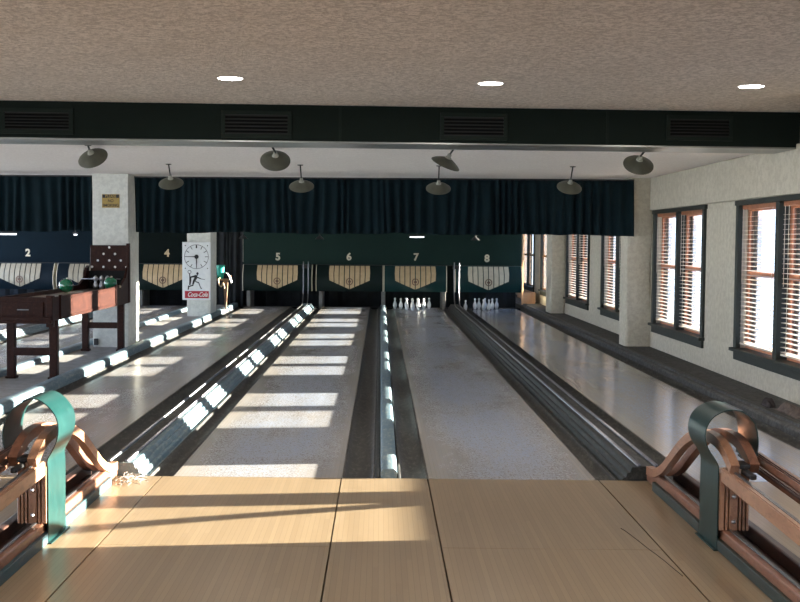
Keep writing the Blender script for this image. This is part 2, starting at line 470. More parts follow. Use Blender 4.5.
# ------------------------------------------------------------------ lanes
lanes = {'8': (2.03, 3.09), '7': (.318, 1.385), '6': (-1.312, -.234), '5': (-3.07, -2.035), '4': (-5.43, -4.38), '3': (-7.08, -6.02), '2': (-8.68, -7.62)}
ldesc = {'8': 'far right bowling lane beside the windows', '7': 'bowling lane with full rack of pins under hood number 7',
         '6': 'sunlit bowling lane running to hood number 6', '5': 'bowling lane with sun patches running to hood number 5',
         '4': 'bowling lane behind the pillars leading to hood number 4', '3': 'bowling lane behind the game table left of lane 4',
         '2': 'leftmost bowling lane under hood number 2'}
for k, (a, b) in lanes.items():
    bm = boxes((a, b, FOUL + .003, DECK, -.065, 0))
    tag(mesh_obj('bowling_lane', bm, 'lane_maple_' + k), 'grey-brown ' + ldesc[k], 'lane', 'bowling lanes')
def gutter(x0, x1, lab):
    w = x1 - x0; n = 10; top = [(x0, -.004)]
    for i in range(n + 1):
        t = i / n; top.append((x0 + .01 + (w - .02) * t, -.004 - .045 * math.sin(PI * t) ** .6))
    top.append((x1, -.004))
    pts = top + [(x1, -.068), (x0, -.068)]
    o = mesh_obj('gutter', BM(prism, pts, 'Y', FOUL + .003, DECK), 'gutter_dark', smooth='auto')
    tag(o, lab, 'gutter', 'lane gutters')
gutter(3.092, 3.265, 'dark gutter between the window-side lane and the wall ledge')
gutter(1.856, 2.028, 'dark gutter on the left edge of lane 8')
gutter(1.387, 1.520, 'dark gutter on the right edge of lane 7')
gutter(.128, .316, 'dark worn gutter on the left edge of lane 7')
gutter(-.232, -.025, 'dark worn gutter on the right edge of lane 6')
gutter(-1.48, -1.314, 'dark gutter on the left edge of sunlit lane 6')
gutter(-2.033, -1.83, 'dark gutter on the right edge of lane 5')
gutter(-3.25, -3.072, 'dark gutter on the left edge of lane 5')
gutter(-4.378, -4.20, 'dark gutter on the right edge of lane 4')
gutter(-5.585, -5.432, 'dark gutter on the left edge of lane 4')
gutter(-6.018, -5.93, 'dark gutter on the right edge of lane 3')
gutter(-7.27, -7.082, 'dark gutter on the left edge of lane 3')
gutter(-7.618, -7.43, 'dark gutter on the right edge of lane 2')

def divider(x0, x1, h, mat, lab, r=.03):
    pts = [(x0, -.068), (x0, h - r)]
    for i in range(1, 6):
        a = PI - i * PI / 12; pts.append((x0 + r + r * math.cos(a), h - r + r * math.sin(a)))
    for i in range(6):
        a = PI / 2 - i * PI / 12; pts.append((x1 - r + r * math.cos(a), h - r + r * math.sin(a)))
    pts += [(x1, h - r), (x1, -.068)]
    o = mesh_obj('lane_divider', BM(prism, pts, 'Y', FOUL + .003, DECK), mat, smooth='auto')
    tag(o, lab, 'divider', 'rounded lane dividers')
divider(.012, .118, .060, 'divider_blue', 'worn blue rounded divider between lanes 6 and 7', .03)
divider(-3.398, -3.255, .085, 'divider_blue', 'pale blue rounded curb between lane 5 and the pillar platform', .035)
divider(-4.195, -4.06, .085, 'divider_blue', 'pale blue rounded curb between lane 4 and the pillar platform', .035)
divider(-7.42, -7.28, .05, 'divider_blue', 'worn blue divider between lanes 2 and 3', .03)
tag(mesh_obj('divider_batten', boxes((-.022, .008, FOUL + .003, DECK, -.067, .012), bev=.006), 'track_dark'),
    'dark square batten along the blue centre divider beside lane 6', 'batten')

def ball_track(cx, lit, lab, side):
    """raised box with stepped mouldings on both sides and two steel rails on top"""
    t = thing('ball_return_track', lab, 'ball return', (cx, FOUL, 0), 0, 'low ball return tracks')
    h = .085
    L = [(.19, -.066), (.19, -.035), (.178, -.018), (.165, -.018), (.160, 0.008), (.150, .018), (.138, .018), (.133, .040), (.126, .050), (.112, .050), (.108, .070), (.100, h)]
    pts = [(-x, z) for x, z in L] + [(x, z) for x, z in reversed(L)]
    pts = [(x * (.72 if (x > 0) == (side > 0) else 1.0), z) for x, z in pts]
    mesh_obj('stepped_body', BM(prism, pts, 'Y', .004, DECK - FOUL), 'divider_blue' if lit else 'track_dark', t)  # track lying in shadow gets its shade as a darker body colour
    y1 = 26.35 - FOUL
    for x in (-.055, .055):
        pp = [(x, .02, h + .008), (x, y1 - .6, h + .008), (x, y1 - .25, h + .03), (x, y1, h + .14), (x, y1 + .12, h + .35), (x, y1 + .15, 1.05)]
        pp = [tuple(v) for v in smooth_path(pp[1:], 6)]
        mesh_obj('steel_rail', BM(tube, [(x, .02, h + .008)] + pp, .012, 8), 'steel', t, smooth=True)
    mesh_obj('channel', boxes((-.035, .035, .01, y1 - .5, h, h + .004)), 'gutter_dark', t)
    mesh_obj('end_stop', boxes((-.09, .09, y1 + .17, y1 + .25, .9, .98), bev=.01), 'iron_black', t)
    return t
ball_track(1.715, False, 'dark ball return track with two bright steel rails between lanes 7 and 8', 1)
ball_track(-1.672, True, 'blue-painted ball return track between lanes 5 and 6, sunlit steps', -1)
ball_track(-5.78, True, 'blue-painted ball return track between lanes 3 and 4 behind the game table', -1)

# ------------------------------------------------------------------ ball return racks at the foul line
def ball_rack(s, lab, fresh):
    x0 = 1.672 if s > 0 else -1.640
    t = thing('ball_return_rack', lab, 'ball return rack', (x0, 5.6, 0), 0, 'ball return racks')
    # everything below is in u (outward from the lane side), local y = Y-5.6
    Y0 = 5.6
    def flip(bm):
        if s < 0:
            for v in bm.verts: v.co.x = -v.co.x
            bmesh.ops.reverse_faces(bm, faces=bm.faces)
        return bm
    W, WL, WD = 'rack_wood', 'rack_wood_light', 'rack_wood_dark'
    def add(n, bm, mat, par=t, **k): return mesh_obj(n, flip(bm), mat, par, **k)
    yn, yf = 3.4 - Y0, 7.42 - Y0
    add('base_strip', boxes((.0, .022, yn, yf - .25, 0, .055), (.232, .25, yn, yf - .25, 0, .055), bev=.003), 'strip_green' if s > 0 else 'strip_green_lit')
    add('lower_rail', boxes((.022, .072, yn, yf, .012, .10), bev=.008), W)
    add('lower_rail', boxes((.185, .232, yn, yf, .012, .10), bev=.008), WD)
    add('steel_strip', boxes((.052, .068, yn + .02, yf - .02, .1005, .107), bev=.002), 'steel')
    add('bed_board', boxes((.074, .183, yn, yf - .1, .012, .035)), WD)
    # upper rails, falling gently towards the bowler
    def sl(u0, u1, z, h):
        bm = bmesh.new(); ya, yb = yn, (.16 if u0 < .1 else .42)
        zz = lambda y: z + .034 * (y - .2)
        prism(bm, [(ya, zz(ya)), (yb, zz(yb)), (yb, zz(yb) - h), (ya, zz(ya) - h)], 'X', u0, u1)
        bmesh.ops.bevel(bm, geom=bm.edges[:], offset=.006, segments=2, affect='EDGES')
        return bm
    add('upper_rail', sl(.006, .050, .418, .075), WL)
    add('upper_rail', sl(.195, .240, .470, .095), W)
    bm = sl(.20, .215, .476, .02); add('rail_lip', bm, WD)
    add('steel_strip', sl(.030, .046, .424, .008), 'steel')
    add('inner_guide', sl(.165, .190, .435, .02), WD)
    # grooved support block with two bolts
    fr_, gd = .165, .188
    pts = [(.006, .31), (.006, fr_)]
    for g0 in (.028, .046, .094, .112, .130):
        pts += [(g0, fr_), (g0 + .002, gd), (g0 + .006, gd), (g0 + .008, fr_)]
    pts += [(.146, fr_), (.152, fr_ + .01), (.152, .31)]
    blk = add('support_block', BM(prism, pts, 'Z', .102, .385), WL)
    for z in (.145, .27):
        bm = bmesh.new(); lathe(bm, [(0, .012), (.006, .011), (.009, .007), (.011, .002), (.011, 0)], 14, Matrix.Translation((.074, .1645, z)) @ Matrix.Rotation(PI / 2, 4, 'X'))
        add('bolt', bm, 'aluminium', blk, smooth='auto')
    # sheet-metal hoop: post that curls into a band over the ramp
    path = [(0, .004), (0, .20), (0, .36), (-.002, .415), (-.022, .455), (-.052, .500), (-.068, .550), (-.064, .605), (-.038, .652), (.008, .684), (.062, .696), (.120, .682), (.165, .640), (.186, .580), (.190, .515), (.180, .435)]
    if s < 0:
        path = [(0, .004), (0, .20), (0, .36), (.002, .415), (-.018, .455), (-.040, .500), (-.052, .550), (-.05, .605), (-.03, .652), (.015, .70), (.07, .722), (.13, .70), (.185, .655), (.215, .590), (.222, .520), (.205, .430)]
    sp = [Vector((p.x, p.y)) for p in smooth_path([(a, b, 0) for a, b in path], 5)]
    sp = sp[:0] + sp
    hoop = add('metal_hoop', BM(ribbon, sp, .005, 'Y', .175, .495), 'hoop_paint', smooth='auto')
    add('foot_flange', boxes((-.022, .004, .16, .51, 0, .006), bev=.002), 'hoop_paint', hoop)
    mid = sp[int(len(sp) * .72)]
    add('seam', boxes((mid.x - .006, mid.x + .006, .176, .494, mid.y - .004 + .003, mid.y + .006), bev=.001), 'hoop_paint', hoop)
    # bent-wood ramps that lift the ball through the hoop
    rp = [(7.38, .085), (7.28, .09), (7.15, .115), (6.98, .175), (6.80, .27), (6.60, .375), (6.40, .458), (6.20, .508), (6.0, .525), (5.84, .515), (5.72, .48), (5.62, .43)]
    for (u0, u1, dy, m) in ((.010, .052, 0, WL), (.192, .236, .04, W)):
        sp2 = [Vector((p.x - Y0 + dy, p.y)) for p in smooth_path([(a, b, 0) for a, b in rp], 5)]
        a, b = u0, u1
        if u0 > .1: a, b = .115, .160
        bm = BM(ribbon, sp2, .052, 'X', a, b)
        add('bentwood_ramp', bm, m, smooth='auto')
    add('ramp_latch', boxes((.06, .11, .03, .14, .43, .455), (.07, .10, -.10, .05, .405, .43), bev=.006), 'iron_black')
    return t
ball_rack(1, 'right ball return rack with dark green metal hoop and bentwood ramp', False)
ball_rack(-1, 'left ball return rack with sunlit teal metal hoop and bentwood ramp', True)

# frayed threads at the end of the left track and a floor crack line on the right
bm = bmesh.new(); rnd = random.Random(5)
for i in range(60):
    x = -1.56 + rnd.uniform(-.08, .10); y = 7.36 + rnd.uniform(-.16, .06)
    p = [Vector((x, y, .01 + rnd.random() * .02))]
    d = Vector((rnd.uniform(-1, 1), rnd.uniform(-1, .6), rnd.uniform(-.2, .5))) * .03
    for j in range(3):
        q = p[-1] + d; q.z = max(.004, q.z); p.append(q); d = d * .8 + Vector((rnd.uniform(-1, 1), rnd.uniform(-1, 1), -.4)) * .012
    tube(bm, p, .0016, 4)
tag(mesh_obj('frayed_threads', bm, 'thread'), 'tangle of pale frayed threads at the foot of the left bentwood ramp', 'threads', kind='stuff')
bm = BM(tube, [tuple(v) for v in smooth_path([(1.285, 6.20, .0012), (1.30, 6.12, .0012), (1.322, 5.93, .0012), (1.335, 5.80, .0012), (1.36, 5.60, .0012), (1.375, 5.42, .0012), (1.385, 5.31, .0012)], 6)], .0018, 5)
tag(mesh_obj('dark_string', bm, 'rubber_scuff'), 'thin dark string lying on the approach boards at right', 'string')

# ------------------------------------------------------------------ pinsetter fronts
HZ0, HZ1 = .375, .965
def hoodY(z):   # bulging profile, relative to the wall panel plane
    t = (z - HZ0) / (HZ1 - HZ0)
    return -.05 - .26 * math.sin(PI * (.12 + .60 * (1 - t))) 
def hood(cx, w, mat, num, panel_mat, cream, lab):
    Yp = 27.0
    t = thing('pinsetter_hood', lab, 'pinsetter hood', (cx, Yp, HZ0), 0, 'pinsetter hoods')
    n = 16
    prof = [(hoodY(HZ0 + (HZ1 - HZ0) * i / n), (HZ1 - HZ0) * i / n) for i in range(n + 1)] + [(.0, HZ1 - HZ0), (.0, 0)]
    mesh_obj('hood_body', BM(prism, prof, 'X', -w / 2, w / 2), mat, t, smooth='auto')
    for s in (-1, 1):
        bm = bmesh.new(); x = s * (w / 2 + .008)
        pr = [(y - .006 if i <= n else y, z) for i, (y, z) in enumerate(prof)]
        prism(bm, pr, 'X', x - .008, x + .008)
        mesh_obj('edge_trim', bm, 'cream_white', t)
    # fan emblem: eight boards following the curved face
    E = .475; zt = HZ1 - .012
    def zb(u): return .425 + abs(u) / E * .205
    em = bmesh.new(); m_ = 8; bw = 2 * E / m_
    for k in range(m_):
        a = -E + k * bw + .010; b = -E + (k + 1) * bw - .010
        rows = 10; cols = 2; grid = []
        for j in range(rows + 1):
            r_ = []
            for i in range(cols + 1):
                u = a + (b - a) * i / cols
                z = zb(u) + (zt - zb(u)) * j / rows
                taper = 1 - .045 * abs((j / rows - .5)) * (1 if abs(u) > E * .7 else .2)
                r_.append((u * taper, z))
            grid.append(r_)
        F = [[em.verts.new((u, hoodY(z) - .014, z - HZ0)) for u, z in r] for r in grid]
        B = [[em.verts.new((u, hoodY(z) + .003, z - HZ0)) for u, z in r] for r in grid]
        for j in range(rows):
            for i in range(cols):
                em.faces.new((F[j][i], F[j][i + 1], F[j + 1][i + 1], F[j + 1][i])); em.faces.new((B[j][i + 1], B[j][i], B[j + 1][i], B[j + 1][i + 1]))
            em.faces.new((F[j][0], F[j + 1][0], B[j + 1][0], B[j][0])); em.faces.new((F[j + 1][cols], F[j][cols], B[j][cols], B[j + 1][cols]))
        for i in range(cols):
            em.faces.new((F[0][i + 1], F[0][i], B[0][i], B[0][i + 1])); em.faces.new((F[rows][i], F[rows][i + 1], B[rows][i + 1], B[rows][i]))
    bmesh.ops.recalc_face_normals(em, faces=em.faces)
    e = mesh_obj('fan_emblem', em, cream, t, smooth='auto')
    zc = .60; slope = math.atan2(hoodY(zc + .05) - hoodY(zc - .05), .1)
    R = Matrix.Translation((0, hoodY(zc) - .016, zc - HZ0)) @ Matrix.Rotation(PI / 2 - slope, 4, 'X')
    bm = bmesh.new(); lathe(bm, [(.060, 0), (.080, 0), (.080, .008), (.060, .008), (.060, 0)], 28, R, closed=False)
    mesh_obj('badge_ring', bm, 'badge_brown', t)
    bm = bmesh.new()
    crown = [(-.042, .022), (-.028, .010), (-.018, .030), (0, .016), (.018, .030), (.028, .010), (.042, .022), (.036, -.012), (.018, -.028), (0, -.036), (-.018, -.028), (-.036, -.012)]
    vs = [(x, y) for x, y in crown]
    prism(bm, vs, 'Z', 0.001, .007); bmesh.ops.transform(bm, matrix=R, verts=bm.verts)
    mesh_obj('badge_crown', bm, 'badge_brown', t)
    return t
# green/blue masking panels
def panel(x0, x1, mat, lab, nums, numcol):
    t = thing('masking_panel', lab, 'masking panel', ((x0 + x1) / 2, 27.0, .97), 0, 'painted masking panels')
    c = (x0 + x1) / 2
    mesh_obj('panel_board', boxes((x0 - c, x1 - c, .002, .04, 0, 1.43)), mat, t)
    for s, x, z in nums:
        text_obj('number', s, .225, numcol, t, (x - c, -.004, z - .97), bold=.0085, depth=.006)
    bm = boxes((x0 - c, x1 - c, -.005, .002, -.005, .008)); mesh_obj('bottom_lip', bm, 'iron_black', t)
    return t
panel(-3.14, 3.215, 'panel_green', 'long green painted panel bearing numbers 5, 6, 7 and 8', [('5', -2.343, 1.14), ('6', -.718, 1.151), ('7', .814, 1.155), ('8', 2.435, 1.135)], 'cream_white')
panel(-5.56, -4.40, 'panel_black', 'dark painted panel bearing number 4 between the pillars', [('4', -4.889, 1.205)], 'cream_paint')
panel(-9.6, -5.60, 'panel_blue', 'dark blue painted panel bearing number 2 at far left', [('2', -8.086, 1.19), ], 'cream_white')
hood(-2.335, 1.55, 'hood_dark', '5', 0, 'cream_paint', 'dark curved pinsetter hood with cream fan emblem under number 5')
hood(-.695, 1.50, 'hood_dark', '6', 0, 'cream_paint', 'dark curved pinsetter hood with cream fan emblem under number 6')
hood(.795, 1.40, 'hood_green', '7', 0, 'cream_paint', 'green curved pinsetter hood with cream fan emblem under number 7')
hood(2.45, 1.49, 'hood_green', '8', 0, 'cream_white', 'teal curved pinsetter hood with pale fan emblem under number 8')
hood(-4.93, 1.20, 'hood_dark', '4', 0, 'cream_paint', 'dark curved pinsetter hood under number 4 beside the clock sign')
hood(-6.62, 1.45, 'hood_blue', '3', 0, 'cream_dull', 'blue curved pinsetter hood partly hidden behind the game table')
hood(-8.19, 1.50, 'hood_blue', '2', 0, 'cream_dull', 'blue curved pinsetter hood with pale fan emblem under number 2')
# kickback posts and pit lining
for x, lab in ((.075, 'grey kickback post between lanes 6 and 7'), (1.46, 'grey kickback post right of lane 7'), (-1.36, 'grey kickback post left of lane 6'), (-3.02, 'grey kickback post at the left of lane 5'), (-5.5, 'grey kickback post at the left of lane 4')):
    o = mesh_obj('kickback_post', boxes((-.04, .04, -.05, .05, -.065, .37), (-.045, .045, .05, .78, -.065, .36), bev=.006), 'post_grey', loc=(x, 27.06, 0))
    tag(o, lab, 'post', 'kickback posts')
tag(mesh_obj('pit_curtain', BM(prism, [(-9.6, 27.9)] + [(-9.6 + i * .1, 27.9 + .03 * math.sin(i * 1.7)) for i in range(129)] + [(3.2, 27.95), (-9.6, 27.95)], 'Z', -.03, 1.0), 'black_cloth'),
    'black pit cushion cloth hanging behind the pins', 'curtain')

# pins: ten on lane 7, a partly fallen rack on lane 8
PIN = [(.018, 0), (.024, .004), (.038, .04), (.0445, .075), (.040, .115), (.026, .150), (.0175, .172), (.0155, .185), (.019, .203), (.0235, .218), (.022, .232), (.012, .243), (.0, .246)]
bm = bmesh.new(); lathe(bm, PIN, 20, closed=False)
pin0 = mesh_obj('duckpin', bm, 'pin_white', smooth=True)
rows = [(0,), (-.5, .5), (-1, 0, 1), (-1.5, -.5, .5, 1.5)]
names = ['head pin at the front of the rack', ('left pin of the second row', 'right pin of the second row'), ('left pin of the third row', 'middle pin of the third row', 'right pin of the third row'),
         ('leftmost pin of the back row', 'inner left pin of the back row', 'inner right pin of the back row', 'rightmost pin of the back row')]
first = True
for r, row in enumerate(rows):
    for i, u in enumerate(row):
        nm = names[r] if r == 0 else names[r][i]
        o = pin0 if first else pin0.copy()
        if not first: COL.objects.link(o)
        first = False
        o.location = (.722 + u * .257, 25.95 + r * .225, .001)
        o['label'] = 'white duckpin on lane 7, ' + nm; o['category'] = 'bowling pin'; o['group'] = 'duckpins standing on lane 7'
p8 = [(1.937, 26.72, 'standing alone in the left corner'), (2.14, 26.6, 'leftmost of the standing cluster'), (2.24, 26.72, 'second from the left of the cluster, at the back'), (2.30, 26.2, 'front left of the cluster'),
      (2.375, 26.72, 'tucked behind the two front pins'), (2.42, 26.2, 'front right of the cluster'), (2.53, 26.6, 'second from the right'), (2.64, 26.72, 'rightmost, at the back')]
for x, y, nm in p8:
    o = pin0.copy(); COL.objects.link(o); o.location = (x, y, .001 if x > 2 else -.045)
    o['label'] = 'white duckpin on lane 8, ' + nm; o['category'] = 'bowling pin'; o['group'] = 'duckpins standing on lane 8'

# plywood box and dark cloth beyond lane 8
tag(mesh_obj('plywood_board', boxes((3.60, 3.63, 27.65, 31.0, .082, .34), bev=.002), 'plywood'), 'plywood board leaning low along the wall beyond lane 8', 'board')
tag(mesh_obj('plywood_board', boxes((3.30, 3.63, 27.6, 27.63, .082, .34), bev=.002), 'plywood'), 'plywood board facing the lanes in the corner beyond lane 8', 'board')
tag(mesh_obj('plywood_post', boxes((3.235, 3.275, 27.02, 27.08, .085, 2.38), bev=.003), 'plywood'), 'pale wooden post at the right end of the green panel', 'post')

# ------------------------------------------------------------------ curtains
def curtain(x0, x1, y, z0, z1, name, lab, mat='curtain_cloth', seed=1, amp=.055, cat='curtain', group=None, step=.03):
    rnd = random.Random(seed)
    t = thing(name, lab, cat, ((x0 + x1) / 2, y, z0), 0, group)
    n = int((x1 - x0) / (step / 2)); nz = 10; c = (x0 + x1) / 2
    ph = []; a = 0
    per = .13
    for i in range(n + 1):
        if i % 9 == 0: per = rnd.uniform(.07, .19)
        a += (x1 - x0) / n / per * 2 * PI; ph.append(a)
    lowf = [rnd.uniform(0, 6) for _ in range(6)]
    bm = bmesh.new(); rows = []
    for j in range(nz + 1):
        v = j / nz; row = []
        for i in range(n + 1):
            x = x0 + (x1 - x0) * i / n
            big = sum(math.sin(x * f + lowf[k]) for k, f in enumerate((5.1, 7.7, 12.3, 17.9))) / 4
            d = amp * (math.sin(ph[i] + .5 * math.sin(2.2 * v + i * .05)) * (.55 + .45 * (1 - v)) * (.7 + .5 * big)) + .02 * (1 - v) * big
            if v > .93: d *= .5
            dx = .014 * (1 - v) * math.sin(x * 9 + lowf[4])
            dz = 0 if j else .012 * big + .008 * math.sin(x * 3 + 1)
            row.append(bm.verts.new((x + dx - c, d, (z1 - z0) * v + dz)))
        rows.append(row)
    for j in range(nz):
        for i in range(n):
            bm.faces.new((rows[j][i], rows[j][i + 1], rows[j + 1][i + 1], rows[j + 1][i]))
    o = mesh_obj('pleated_cloth', bm, mat, t, smooth=True)
    m = o.modifiers.new('s', 'SOLIDIFY'); m.thickness = .004
    mesh_obj('curtain_rail', boxes((x0 - c, x1 - c, -.012, .012, z1 - z0, z1 - z0 + .018)), 'iron_black', t)
    return t
curtain(-3.40, 3.47, 16.28, 1.615, 2.365, 'valance_curtain', 'long dark blue-green pleated curtain across lanes 5 to 8', seed=3, group='dark pleated curtains under the ceiling')
curtain(-9.8, -3.98, 16.28, 1.62, 2.375, 'valance_curtain', 'dark blue pleated curtain left of the near pillar', seed=11, group='dark pleated curtains under the ceiling')
curtain(-4.38, -3.16, 27.1, -.02, 2.36, 'backdrop_curtain', 'floor-length dark curtain behind the clock sign pillar', seed=5, mat='black_cloth')

# ------------------------------------------------------------------ bulkhead with vents
ang = math.atan(SL)
bul = thing('ventilation_bulkhead', 'long dark green ventilation bulkhead spanning the ceiling', 'duct', (0, 10.36, 2.377), 0)
def quad_slab(xa, xb, d0, d1, z0, z1):
    bm = bmesh.new()
    A = [(xa, by(xa) + d0), (xb, by(xb) + d0), (xb, by(xb) + d1), (xa, by(xa) + d1)]
    prism(bm, A, 'Z', z0, z1); return recenter(bm, (0, 10.36, 2.377))
mesh_obj('front_panel', quad_slab(XL + .05, XR - .002, 0, .03, 2.377, 2.688), 'beam_green', bul)
mesh_obj('soffit', quad_slab(XL + .05, XR - .002, .0, .58, 2.364, 2.3765), 'beam_underside', bul)
mesh_obj('back_panel', quad_slab(XL + .05, XR - .002, .55, .58, 2.377, 2.408), 'beam_green', bul)
for x in (-.36, 2.0, -4.4):
    mesh_obj('panel_joint', quad_slab(x - .012, x + .012, -.004, 0, 2.38, 2.68), 'vent_frame', bul)
def vent(x0, x1, z0, z1, lab):
    k = by(x0) / 9.95; x0, x1 = x0 * k, x1 * k; z0, z1 = 1.51 + (z0 - 1.51) * k, 1.51 + (z1 - 1.51) * k
    c = (x0 + x1) / 2
    t = thing('air_vent', lab, 'vent', (c, by(c) - .001, z0), ang, 'air vents in the green bulkhead')
    w = (x1 - x0) / 2; h = z1 - z0; f = .035
    bm = boxes((-w, w, -.014, 0, 0, f), (-w, w, -.014, 0, h - f, h), (-w, -w + f, -.014, 0, f, h - f), (w - f, w, -.014, 0, f, h - f), bev=.002)
    mesh_obj('vent_frame', bm, 'vent_frame', t)
    mesh_obj('vent_backing', boxes((-w + f, w - f, -.003, 0, f, h - f)), 'vent_black', t)
    for k in range(5):
        z = f + .012 + k * (h - 2 * f - .015) / 5
        mesh_obj('louvre', BM(prism, [(-.012, z), (-.012, z + .003), (-.004, z + .018), (-.004, z + .015)], 'X', -w + f, w - f), 'vent_louvre', t)
vent(-3.20, -2.60, 2.395, 2.61, 'black louvred vent at the left end of the green bulkhead')
vent(-1.345, -.755, 2.37, 2.60, 'black louvred vent second from the left in the green bulkhead')
vent(.49, 1.06, 2.365, 2.59, 'black louvred vent third from the left in the green bulkhead')
vent(2.38, 2.95, 2.372, 2.582, 'black louvred vent at the right end of the green bulkhead')

# recessed lights (front ceiling)
def downlight(x, y, lab):
    t = thing('recessed_light', lab, 'ceiling light', (x, y, ZF), 0, 'recessed ceiling lights')
    bm = bmesh.new(); lathe(bm, [(.090, -.0005), (.098, -.003), (.102, -.002), (.102, 0), (.090, -.0005)], 28, closed=False)
    mesh_obj('trim_ring', bm, 'white_paint', t, smooth='auto')
    bm = bmesh.new(); lathe(bm, [(0, -.003), (.089, -.003), (.089, -.001), (0, -.001)], 28)
    mesh_obj('lens', bm, 'lamp_lens', t)
    l = bpy.data.lights.new('downlight_lamp', 'AREA'); l.shape = 'DISK'; l.size = .16; l.energy = 9; l.color = (1, .93, .84)
    lo = bpy.data.objects.new('downlight_lamp', l); COL.objects.link(lo); lo.parent = t; lo.location = (0, 0, -.008)
downlight(-1.105, 8.66, 'left recessed ceiling light, near the second vent')
downlight(.81, 8.86, 'middle recessed ceiling light, near the third vent')
downlight(2.77, 8.95, 'right recessed ceiling light, tilted oval near the right vent')
for x, y, l in ((-1.1, 4.2, 'recessed ceiling light overhead on the left of the approach'), (.82, 4.3, 'recessed ceiling light overhead in the middle of the approach'), (2.77, 4.4, 'recessed ceiling light overhead on the right of the approach')):
    downlight(x, y, l)

# ------------------------------------------------------------------ pendant / flood shades
def lamp(mx, my, sx_, sy, sz, rx, ry, lab, stem, near):
    """mount at ceiling (mx,my), shade apex near (sx_,sy,sz), tilt rx (towards the pins), ry sideways"""
    t = thing('shaded_lamp', lab, 'lamp', (mx, my, ZR), 0, 'green enamel shade lamps')
    a = Vector((sx_ - mx, sy - my, sz - ZR))
    Rm = Matrix.Translation(a) @ Matrix.Rotation(ry, 4, 'Y') @ Matrix.Rotation(-rx, 4, 'X')
    r = .147
    bm = bmesh.new(); lathe(bm, [(.022, .012), (.05, .006), (.09, -.012), (.125, -.032), (r, -.050), (r, -.055), (.123, -.038), (.088, -.019), (.05, -.002), (.02, .004), (.022, .012)], 32, Rm, closed=False)
    sh = mesh_obj('lamp_shade', bm, 'shade_olive', t, smooth='auto')
    bm = bmesh.new(); lathe(bm, [(0, -.004), (.018, -.006), (.024, -.03), (.032, -.05), (.030, -.07), (.016, -.084), (0, -.088)], 16, Rm, closed=False)
    mesh_obj('bulb', bm, 'pin_white', t, smooth=True)
    bm = bmesh.new(); lathe(bm, [(.034, .006), (.030, .022), (.020, .026), (.020, .048), (.016, .056), (0, .058)], 18, Rm, closed=False)
    mesh_obj('socket', bm, 'socket_pale', t, smooth='auto')
    top = Rm @ Vector((0, 0, .055))
    pts = [(0, 0, -.001), tuple(Vector((0, 0, -.001)).lerp(top, .6) + Vector((0, 0, .0))), tuple(top)]
    mesh_obj('stem', BM(tube, pts, .008 if stem else .010, 8), 'iron_black', t, smooth=True)
    bm = bmesh.new(); lathe(bm, [(0, -.012), (.03, -.010), (.036, -.001), (0, -.001)], 16)
    mesh_obj('ceiling_plate', bm, 'iron_black' if stem else 'shade_olive', t, smooth='auto')
    return t
# near row (just behind the bulkhead)
lamp(-2.79, 11.25, -2.80, 11.42, 2.335, -.75, -.22, 'near-row olive shade lamp at far left, by the near pillar', 0, 1)
lamp(-1.04, 11.25, -1.02, 11.42, 2.320, -.80, .10, 'near-row olive shade lamp second from left', 0, 1)
lamp(.70, 11.28, .64, 11.42, 2.305, -.30, .42, 'near-row olive shade lamp tilted sideways, above the number 7 side', 0, 1)
lamp(2.52, 11.30, 2.49, 11.46, 2.305, -.75, .05, 'near-row olive shade lamp at far right, beside the window wall', 0, 1)
# far row on short black stems
lamp(-2.515, 14.0, -2.49, 14.0, 2.225, -.55, .0, 'far-row shade lamp on black stem, leftmost, beside the near pillar', 1, 0)
lamp(-.955, 14.0, -.94, 14.0, 2.20, -.55, .0, 'far-row shade lamp on black stem, in front of curtain above hood 5', 1, 0)
lamp(.685, 14.0, .68, 14.0, 2.185, -.55, .0, 'far-row shade lamp on black stem, directly under the tilted lamp', 1, 0)
lamp(2.26, 14.0, 2.23, 14.0, 2.205, -.60, .08, 'far-row shade lamp on black stem, rightmost, near end of curtain', 1, 0)

# small strip lights peeking below the curtain
for x, y, w, l in ((.78, 25.3, .30, 'short glowing strip light below the curtain above number 7'), (-8.1, 25.3, .55, 'short glowing strip light at the far left below the curtain'), (-6.55, 25.3, .06, 'small round white spotlight below the curtain near number 2')):
    t = thing('strip_light', l, 'light', (x, y, 1.60), 0)
    mesh_obj('light_tube', boxes((-w / 2, w / 2, -.02, .02, 0, .02), bev=.006), 'tube_glow', t)
    mesh_obj('light_body', boxes((-w / 2 - .02, w / 2 + .02, -.03, .03, .021, .06), (-.01, .01, -.01, .01, .06, .809), bev=.003), 'iron_black', t)
for x, l in ((-3.05, 'small black clip spotlight above number 5'), (-1.35, 'small black clip spotlight between numbers 5 and 6'), (2.1, 'small black clip spotlight above the hood with number 8')):
    t = thing('clip_spotlight', l, 'light', (x, 26.2, 1.56), 0, 'black clip spotlights')
    bm = bmesh.new(); lathe(bm, [(.10, -.01), (.07, .03), (.02, .07), (.015, .09), (.0, .09)], 16, closed=False)
    mesh_obj('spot_shade', bm, 'iron_black', t, smooth='auto')
    mesh_obj('spot_stem', BM(tube, [(0, 0, .08), (0, 0, .849)], .008, 6), 'iron_black', t)

